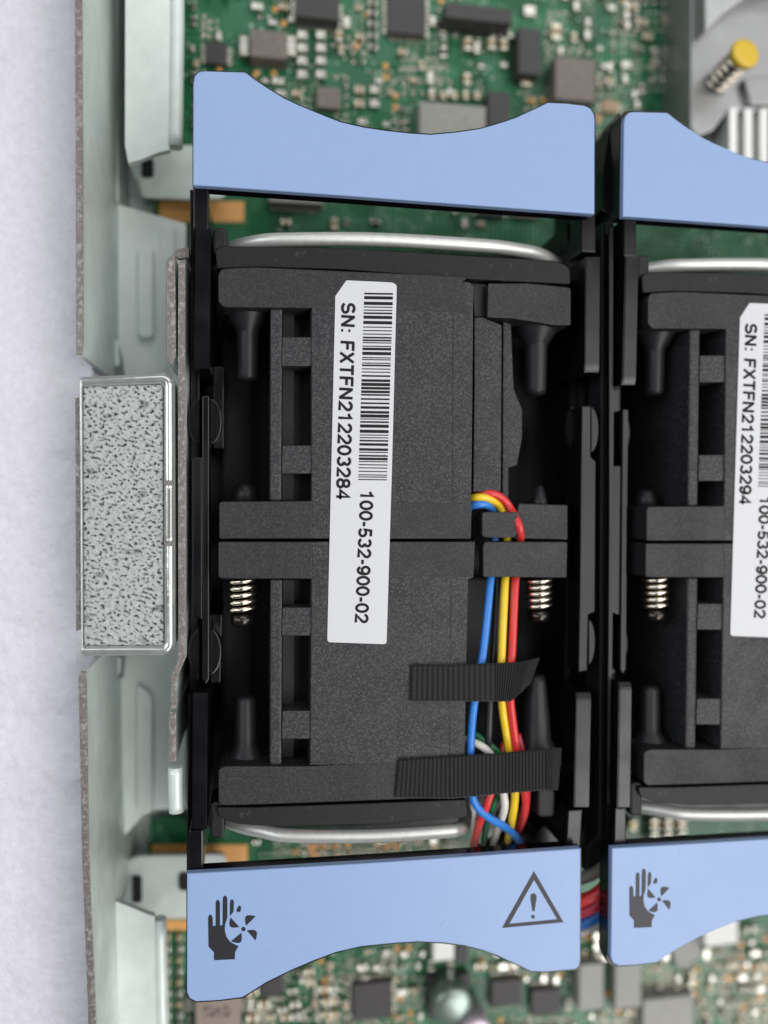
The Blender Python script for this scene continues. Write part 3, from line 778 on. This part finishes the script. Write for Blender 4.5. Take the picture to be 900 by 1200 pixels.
def text_mesh(body, p0, p1, height_px, z, name='lettering', parent=None, sw=.20):
    """print body from p0 to p1 (photo pixels), glyph tops to the right of the sheet"""
    A = at(*p0, z); B = at(*p1, z); ex = (B - A); ln = ex.length; ex.normalize(); ey = Vector((-ex.y, ex.x, 0))
    tot = sum(GL[c][0] for c in body); bm = bmesh.new(); x = 0.0; kx = ln / tot; ky = height_px * S; lay = 0
    for c in body:
        for st in GL[c][1]:
            P = [Vector((u * kx + x, v * ky)) for u, v in st]; hw = sw * ky / 2; L_ = []; R_ = []
            lay = (lay + 1) % 3
            closed = (P[0] - P[-1]).length < 1e-7
            for i in range(len(P)):
                a = P[i - 1] if i else (P[-2] if closed else None); b_ = P[i + 1] if i < len(P) - 1 else (P[1] if closed else None)
                d1 = (P[i] - a).normalized() if a is not None else None; d2 = (b_ - P[i]).normalized() if b_ is not None else None
                d = (d1 or d2) + (d2 or d1); d.normalize(); n_ = Vector((-d.y, d.x))
                m_ = hw / max(.55, n_.dot(Vector((-(d1 or d2).y, (d1 or d2).x))))
                for arr, sg in ((L_, 1), (R_, -1)):
                    q = P[i] + n_ * m_ * sg; w_ = A + ex * q.x + ey * q.y; w_.z = (z + lay * .06) * S; arr.append(bm.verts.new(w_))
            for i in range(len(P) - 1): bm.faces.new((L_[i], L_[i + 1], R_[i + 1], R_[i]))
        x += GL[c][0] * kx
    return link(name, bm, M_print, parent)

LABEL = rounded([(393, 347), (406, 328.5), (460, 331), (465, 334), (459, 560), (453, 755), (383.5, 752.5)], [1, 1, 3, 3, 0, 4, 4], 4)
def serial_label(parent, serial):
    lb = prism('serial_label', LABEL, 1.3, .2, M_paper, parent, 0)
    # ex runs down the sheet, so glyph tops (ey) point to the right
    text_mesh(serial, (400.5, 354), (394, 586), 16, 1.75, 'serial_number', lb)
    text_mesh('100-532-900-02', (422.5, 574), (416, 731), 15.5, 1.75, 'part_number', lb)
    rnd = random.Random(12); bm = bmesh.new(); y = 343.0
    while y < 563:
        wd = rnd.choice([1.1, 1.1, 1.9, 1.9, 2.9, 3.6]); x = 427 - (y - 343) * .032
        prism_bm([(x, y), (x + 33.5, y + .5), (x + 33.5, y + .5 + wd), (x, y + wd)], 1.75, 1.4, 0, bm)
        y += wd + rnd.choice([1.2, 1.3, 2.0, 2.6, 3.0])
    link('barcode', bm, M_print, lb)
    return lb

def ribbon(name, parent, top, botm, zf):
    """woven tape: cross ribs 3.7 px apart, following height zf(u)"""
    n = 0; L_ = (Vector(top[-1]) - Vector(top[0])).length; ribs = int(L_ / 3.75); N_ = ribs * 5
    def samp(P, u):
        f = u * (len(P) - 1); i = min(int(f), len(P) - 2); return Vector(P[i]).lerp(Vector(P[i + 1]), f - i)
    bm = bmesh.new(); rows = 16; G = []; rnd = random.Random(3)
    for i in range(N_ + 1):
        u = i / N_; a = samp(top, u); b = samp(botm, u); col = []
        rib = .9 * abs(math.sin(math.pi * u * ribs)) ** .8
        for j in range(rows + 1):
            v = j / rows; p = a.lerp(b, v)
            jit = .7 * noise.noise(Vector((u * 60, v * 9, 2)))
            z = zf(u, v) + rib * 2.6 + (.8 if j % 2 else 0) + .3 * noise.noise(Vector((u * 12, v * 3, 0)))
            if j in (0, rows): z -= .8; p.y += jit
            q = at(p.x, p.y, z); col.append(bm.verts.new(q))
        G.append(col)
    for i in range(N_):
        for j in range(rows):
            bm.faces.new((G[i][j], G[i + 1][j], G[i + 1][j + 1], G[i][j + 1])).smooth = True
    o = link(name, bm, M_tape, parent)
    sm = o.modifiers.new('thickness', 'SOLIDIFY'); sm.thickness = 1.2 * S; sm.offset = -1
    return o

def fan_unit():
    t = thing('fan_unit', at(455, 630, ZF + 33), 'x', 'server fan', 'black twin fan units')
    def housing(name):
        o = empty(name, (0, 0, 0)); o.parent = t; return o
    # upper housing: centre slab is the part's own mesh, its details are sub-parts
    up = prism('fan_housing', [(365, 328), (549, 330), (555, 334), (554, 450), (552, 631.3), (365, 631.3)], 0, -290, M_body, t, 1.6)
    up['label'] = 'upper fan housing'
    lo = prism('fan_housing', [(365, 634.7), (557, 634.7), (555, 677), (549, 679), (546, 800), (545, 896), (363, 897)], 0, -290, M_body, t, 1.6)
    lo['label'] = 'lower fan housing with wires along its side'
    def U(n, pts, z1, z0, m=M_bar, b=1.3): return prism(n, pts, z1, z0, m, up, b)
    def D(n, pts, z1, z0, m=M_bar, b=1.3): return prism(n, pts, z1, z0, m, lo, b)
    # end flanges
    U('flange', rounded([(256, 315), (300, 313), (366, 316), (546, 324), (546, 327.8), (500, 352), (366, 361), (262, 360), (256, 354)], [9, 2, 0, 0, 0, 0, 2, 5, 5]), .6, -200)
    U('flange', [(440, 326), (547, 331), (546, 366), (440, 362)], .5, -40, M_bar, 0.5)
    U('flange_lug', rounded([(572, 332), (620, 332), (669, 337), (669, 381), (650, 381), (600, 373), (571, 372)], [2, 0, 4, 2, 2, 2, 2]), -6, -150)
    U('flange', rounded([(257, 588), (366, 587), (366, 631.3), (257, 631.3)], [4, 0, 0, 3]), .6, -200)
    U('flange', [(440, 588), (553, 590), (551.5, 631.2), (440, 631.2)], .5, -40, M_bar, .5)
    U('flange_lug', rounded([(608, 590), (631, 591), (665, 592), (665, 632.5), (603, 631)], 1.5), -10, -150)
    U('cable_clip', rounded([(565, 600), (607, 600), (606, 627), (602, 630), (570, 630), (565, 628)], 3), -2, -26)
    D('flange', rounded([(256, 635), (366, 635), (366, 678.5), (256, 678)], [3, 0, 0, 5]), .6, -200)
    D('flange', [(440, 635.2), (556, 635.2), (554, 676), (440, 674)], .5, -40, M_bar, .5)
    D('flange_lug', rounded([(568, 635), (665, 635), (664, 677), (566, 676), (566, 640)], 2.5), -3, -20)
    D('flange_lug', R4(612, 637, 664, 676), -20.2, -150)
    D('flange', rounded([(256, 902), (264, 898), (363, 898), (440, 894), (545, 893), (544, 934), (440, 938), (300, 943), (262, 944), (256, 940)], [6, 3, 0, 0, 0, 0, 0, 0, 5, 5]), .6, -200)
    # ribbed left side: long bar, cross tabs and pocket floor
    for fn, y0, y1, tabs in ((U, 361, 587, ((395, 429), (522, 555))), (D, 679, 897, ((712, 745), (833, 866)))):
        fn('side_bar', [(317, y0), (331, y0), (330, y1), (316, y1)], -3, -230, M_body, 3.0)
        fn('side_ledge', [(331, y0), (345, y0), (344, y1), (330, y1)], -34, -230, M_dark, 1.0)
        fn('pocket_floor', [(344, y0), (367, y0), (366, y1), (343, y1)], -64, -230, M_dark, 0)
        fn('duct_wall', [(262, y0 - 2), (318, y0 - 2), (317, y1 + 2), (262, y1 + 2)], -190, -230, M_dark, 0)
        for a, b in tabs:
            fn('cross_tab', [(331, a), (367, a), (366, b), (330, b)], -2, -60, M_body, 1.2)
    # right side of the upper housing: stepped wire cover
    U('step_cover', [(556, 372), (566, 372), (588, 381), (587, 576), (554.5, 576), (556, 450)], -12, -120, M_body, 1)
    U('step_cover', [(589.5, 376), (599, 379), (602, 455), (612, 480), (612, 512), (606, 545), (596, 548), (596, 588), (588.5, 588)], -22, -120, M_body, 1.5)
    U('corner_fillet', [(548, 331), (570, 333), (569, 371), (556, 371), (554, 345)], -20, -90, M_dark, 1)
    for fn, y0, y1 in ((U, 372, 590), (D, 679, 900)):
        fn('duct_wall', [(545, y0), (640, y0), (636, y1), (543, y1)], -210, -230, M_dark, 0)
    # screw posts, lying along the airflow
    yv = Vector((0, -1, 0))
    def post(fn_parent, x, y, z, d, prof, m=M_dark, name='screw_post'):
        return link(name, lathe_bm(prof, at(x, y, z), yv * d, 24), m, fn_parent)
    cone = [(0, 31), (5, 31), (30, 14.5), (34, 13.5), (84, 12.5), (88, 11), (90, 6)]
    post(up, 290, 359, -44, 1, cone); post(up, 628, 374, -44, 1, [(0, 30), (10, 30), (32, 16), (36, 14.5), (90, 13.5), (95, 12), (98, 6)])
    post(lo, 288, 901, -44, -1, cone); post(lo, 627, 893, -44, -1, [(0, 34), (8, 33), (30, 20), (60, 18), (104, 13), (112, 11), (114, 5)])
    post(up, 288, 590, -60, -1, [(0, 20), (20, 12), (24, 9), (25, 4)]); post(up, 632, 596, -40, -1, [(0, 11), (10, 10), (28, 5), (30, 2)])
    # coil springs on screws
    def spring(x, y, z, r, turns, ln):
        base = at(x, y, z); s = empty('coil_spring', base); s.parent = lo; s.location = base - wpos(lo)
        bpy.data.objects.remove(s)
        P = []
        for i in range(int(turns * 22)):
            u = i / (turns * 22); th = u * turns * 2 * math.pi
            P.append(base + Vector((math.cos(th) * r * S, -u * ln * S, math.sin(th) * r * S)))
        sp = link('coil_spring', tube_bm(P, 3.0, 10), M_chrome, lo)
        post(lo, x, y, z, 1, [(0, r - 5), (ln + 4, r - 5), (ln + 5, r - 1), (ln + 16, r - 2), (ln + 18, r - 5)], mat('dark_screw_steel', (.05, .045, .04), rough=.2, metal=.9), 'screw')
    spring(284, 678, -26, 15, 4.6, 38); spring(631, 678, -26, 15, 4.6, 36)
    U('mould_seam', [(531, 367), (531.7, 367), (531, 587), (530.3, 587)], .5, -.5, M_dark, 0)
    D('mould_seam', [(528.5, 679), (529.2, 679), (527.5, 890), (526.8, 890)], .5, -.5, M_dark, 0)
    # rubber gaskets at both ends
    g = prism('rubber_gasket', rounded([(252, 292), (262, 288), (400, 290), (560, 300), (650, 305), (668, 312), (669, 333), (560, 328), (400, 316), (300, 313), (254, 315)], [4, 3, 0, 0, 6, 8, 3, 0, 0, 0, 3]), -8, -230, M_rubber, t, 3.5, 3)
    prism('gasket_peg', rounded(R4(249, 266, 266, 300), 7), -14, -60, M_rubber, g, 3)
    g = prism('rubber_gasket', rounded([(254, 946), (300, 946), (440, 941), (546, 937), (548, 958), (440, 966), (330, 969), (280, 966), (256, 958)], [3, 0, 0, 3, 5, 0, 0, 6, 6]), -8, -230, M_rubber, t, 3.5, 3)
    prism('gasket_peg', rounded(R4(246, 940, 263, 983), 7), -14, -60, M_rubber, g, 3)
    prism('gasket_peg', rounded(R4(630, 925, 650, 958), 6), -30, -90, M_rubber, g, 3)
    # finger guard rings standing on edge beyond the gaskets
    for pts in ([(240, 378, -250), (238, 330, -150), (262, 297, -82), (300, 284, -52), (345, 281, -42), (440, 281, -38), (550, 287, -38), (600, 292, -46), (640, 302, -66), (668, 330, -130), (660, 372, -240)],
                [(240, 900, -250), (240, 935, -150), (268, 962, -82), (310, 974, -52), (345, 979, -42), (440, 979, -38), (520, 974, -38), (534, 972, -46), (544, 965, -70), (548, 930, -150), (545, 900, -240)]):
        gu = tube('finger_guard', pts, 8.6, M_wire, t, 14, 8)
    # wires
    def wr(name, pts, m, r=5.0): return tube(name, pts, r, m, t, 12, 8)
    zc = -14
    wr('blue_wire', [(545, 596, zc - 20), (556, 592, zc), (570, 592, zc), (580, 604, zc - 18), (580, 640, -34), (575, 678, -22), (571, 720, -12), (566, 765, -9), (560, 800, -9), (555, 830, -9), (552, 862, -9), (551, 888, -9), (551, 915, -9), (556, 940, -12), (570, 956, -18), (590, 968, -30), (604, 980, -50), (616, 1000, -95), (622, 1020, -140)], W_blue)
    wr('yellow_wire', [(545, 588, zc - 22), (558, 583, zc), (574, 585, zc), (588, 597, zc - 10), (594, 622, -20), (594, 648, -34), (592, 680, -22), (590, 720, -12), (588, 765, -10), (587, 800, -9), (589, 830, -12), (596, 875, -16), (603, 915, -14), (603, 940, -20), (600, 960, -34), (595, 990, -75), (595, 1015, -130)], W_yel)
    wr('red_wire', [(552, 580, zc - 22), (568, 578, zc - 2), (584, 581, zc), (597, 594, zc - 4), (609, 620, -3), (609, 648, -34), (604, 680, -20), (602, 720, -11), (600, 765, -9), (597, 800, -8), (599, 830, -9), (605, 875, -12), (612, 915, -14), (616, 940, -24), (612, 962, -50), (600, 985, -90)], W_red)
    wr('black_wire', [(566, 600, -30), (580, 640, -44), (583, 680, -36), (579, 765, -28), (574, 830, -24), (572, 890, -24), (574, 930, -24)], W_blk, 5)
    wr('red_wire', [(592, 870, -30), (584, 905, -22), (575, 930, -14), (568, 950, -18), (560, 970, -36), (554, 1000, -80)], W_red)
    wr('white_wire', [(540, 866, -30), (560, 872, -16), (575, 884, -14), (585, 905, -14), (590, 930, -16), (591, 948, -22), (583, 972, -50), (575, 1000, -100)], W_wht)
    wr('crimson_wire', [(606, 860, -36), (613, 890, -30), (617, 925, -30), (614, 950, -44), (600, 975, -80)], W_crim, 5)
    wr('green_wire', [(556, 860, -34), (575, 874, -24), (590, 892, -26), (588, 920, -30), (577, 945, -34), (570, 965, -50), (566, 1000, -100)], W_grn, 4.5)
    wr('white_wire', [(548, 880, -30), (552, 900, -20), (553, 940, -22), (556, 955, -34), (553, 990, -80)], W_wht, 3.6)
    tube('cable_sleeve', [(566, 1002, -100), (600, 985, -76), (628, 990, -88), (650, 1010, -130)], 15, M_rubber, t, 14, 6)
    # woven tapes over the wires
    ribbon('fabric_tape', t, [(482, 779), (530, 779), (580, 777), (606, 776), (620, 774), (632, 771)], [(481, 822), (530, 822), (580, 822), (598, 822), (610, 812), (622, 800)], lambda u, v: 3 - 22 * max(0, (u - .78) / .22) ** 1.5)
    ribbon('fabric_tape', t, [(467, 890), (530, 886), (590, 882), (640, 877), (658, 876)], [(463, 935), (530, 936), (590, 930), (640, 926), (654, 926)], lambda u, v: 3 + 2.0 * math.exp(-((u - .63) / .16) ** 2) - 8 * max(0, (u - .86) / .14) ** 2)
    return t
fan = fan_unit()

def dup(o, parent=None, off=None):
    c = o.copy(); C.objects.link(c)
    if parent: c.parent = parent
    if off is not None: c.location = o.location + off
    for ch_ in list(o.children): dup(ch_, c)
    return c
# pitch between the two bays, from the matching corners in the photograph
T = Vector((519.5 * S, -5.2 * S, 0))
car2 = dup(car, None, T - Vector((4 * S, 0, 0))); fan2 = dup(fan, None, T + Vector((5 * S, 0, 0)))
for c_ in car2.children:
    # the left rail of this frame sits a little further in than on its neighbour
    if c_.location.x < -200 * S and c_.name.split('.')[0] in ('rail', 'latch_arm', 'boss', 'rib'): c_.location.x += 7 * S
car['label'] = 'fan carrier whose blue lower handle shows the warning triangle in full view'
car2['label'] = 'fan carrier cut by the right picture edge beside the heat sink'
fan['label'] = 'black twin fan with red, yellow and blue wires under two fabric tapes'
fan2['label'] = 'black twin fan half out of frame with serial number ending 3294'
serial_label(fan, 'SN: FXTFN212203284')
# the second unit carries its own number: build it in place, then move it over
lb2 = serial_label(fan, 'SN: FXTFN212203294')
lb2.parent = fan2; lb2.location.x -= 9 * S

# ------------------------------------------------------------------ divider blade between the bays and the cable bundle below it
dv = thing('bay_divider', at(712, 620, ZF + 2), 'long glossy black divider blade standing between the two fan carriers', 'divider')
prism('blade', [(713.5, 258), (719.3, 256), (718.8, 620), (716.0, 985), (711, 986), (713.5, 620)], -20, -150, M_carrier, dv, 1.0, 2)
prism('blade_foot', [(705, 262), (713, 262), (710, 985), (702, 985)], -36, ZF + 2.2, M_dark, dv, 1)
prism('end_post', [(705, 200), (712, 152), (727, 130), (726, 252), (714, 254), (705, 246)], -34, -200, M_carrier, dv, 2)
prism('end_post', [(702, 976), (712, 984), (714, 1002), (706, 1022), (688, 1026), (688, 992)], -60, -220, M_dark, dv, 3)
cb_ = thing('cable_bundle', at(698, 1060, -240), 'red, blue and white cables curving through the gap between the blue lower handles', 'cables')
for nm, m, dy, r, z in (('red_cable', W_red, 0, 8, -34), ('red_cable', W_crim, 13, 8, -40), ('blue_cable', W_blue, 26, 8, -46), ('white_cable', W_wht, 37, 5, -50), ('grey_cable', M_greylite, -26, 8, -60)):
    tube(nm, [(640, 1056 + dy, z - 60), (668, 1058 + dy, z - 12), (682, 1055 + dy, z - 2), (698, 1048 + dy, z), (711, 1032 + dy, z - 8), (716, 990 + dy, z - 70)], r, m, cb_, 12, 6)
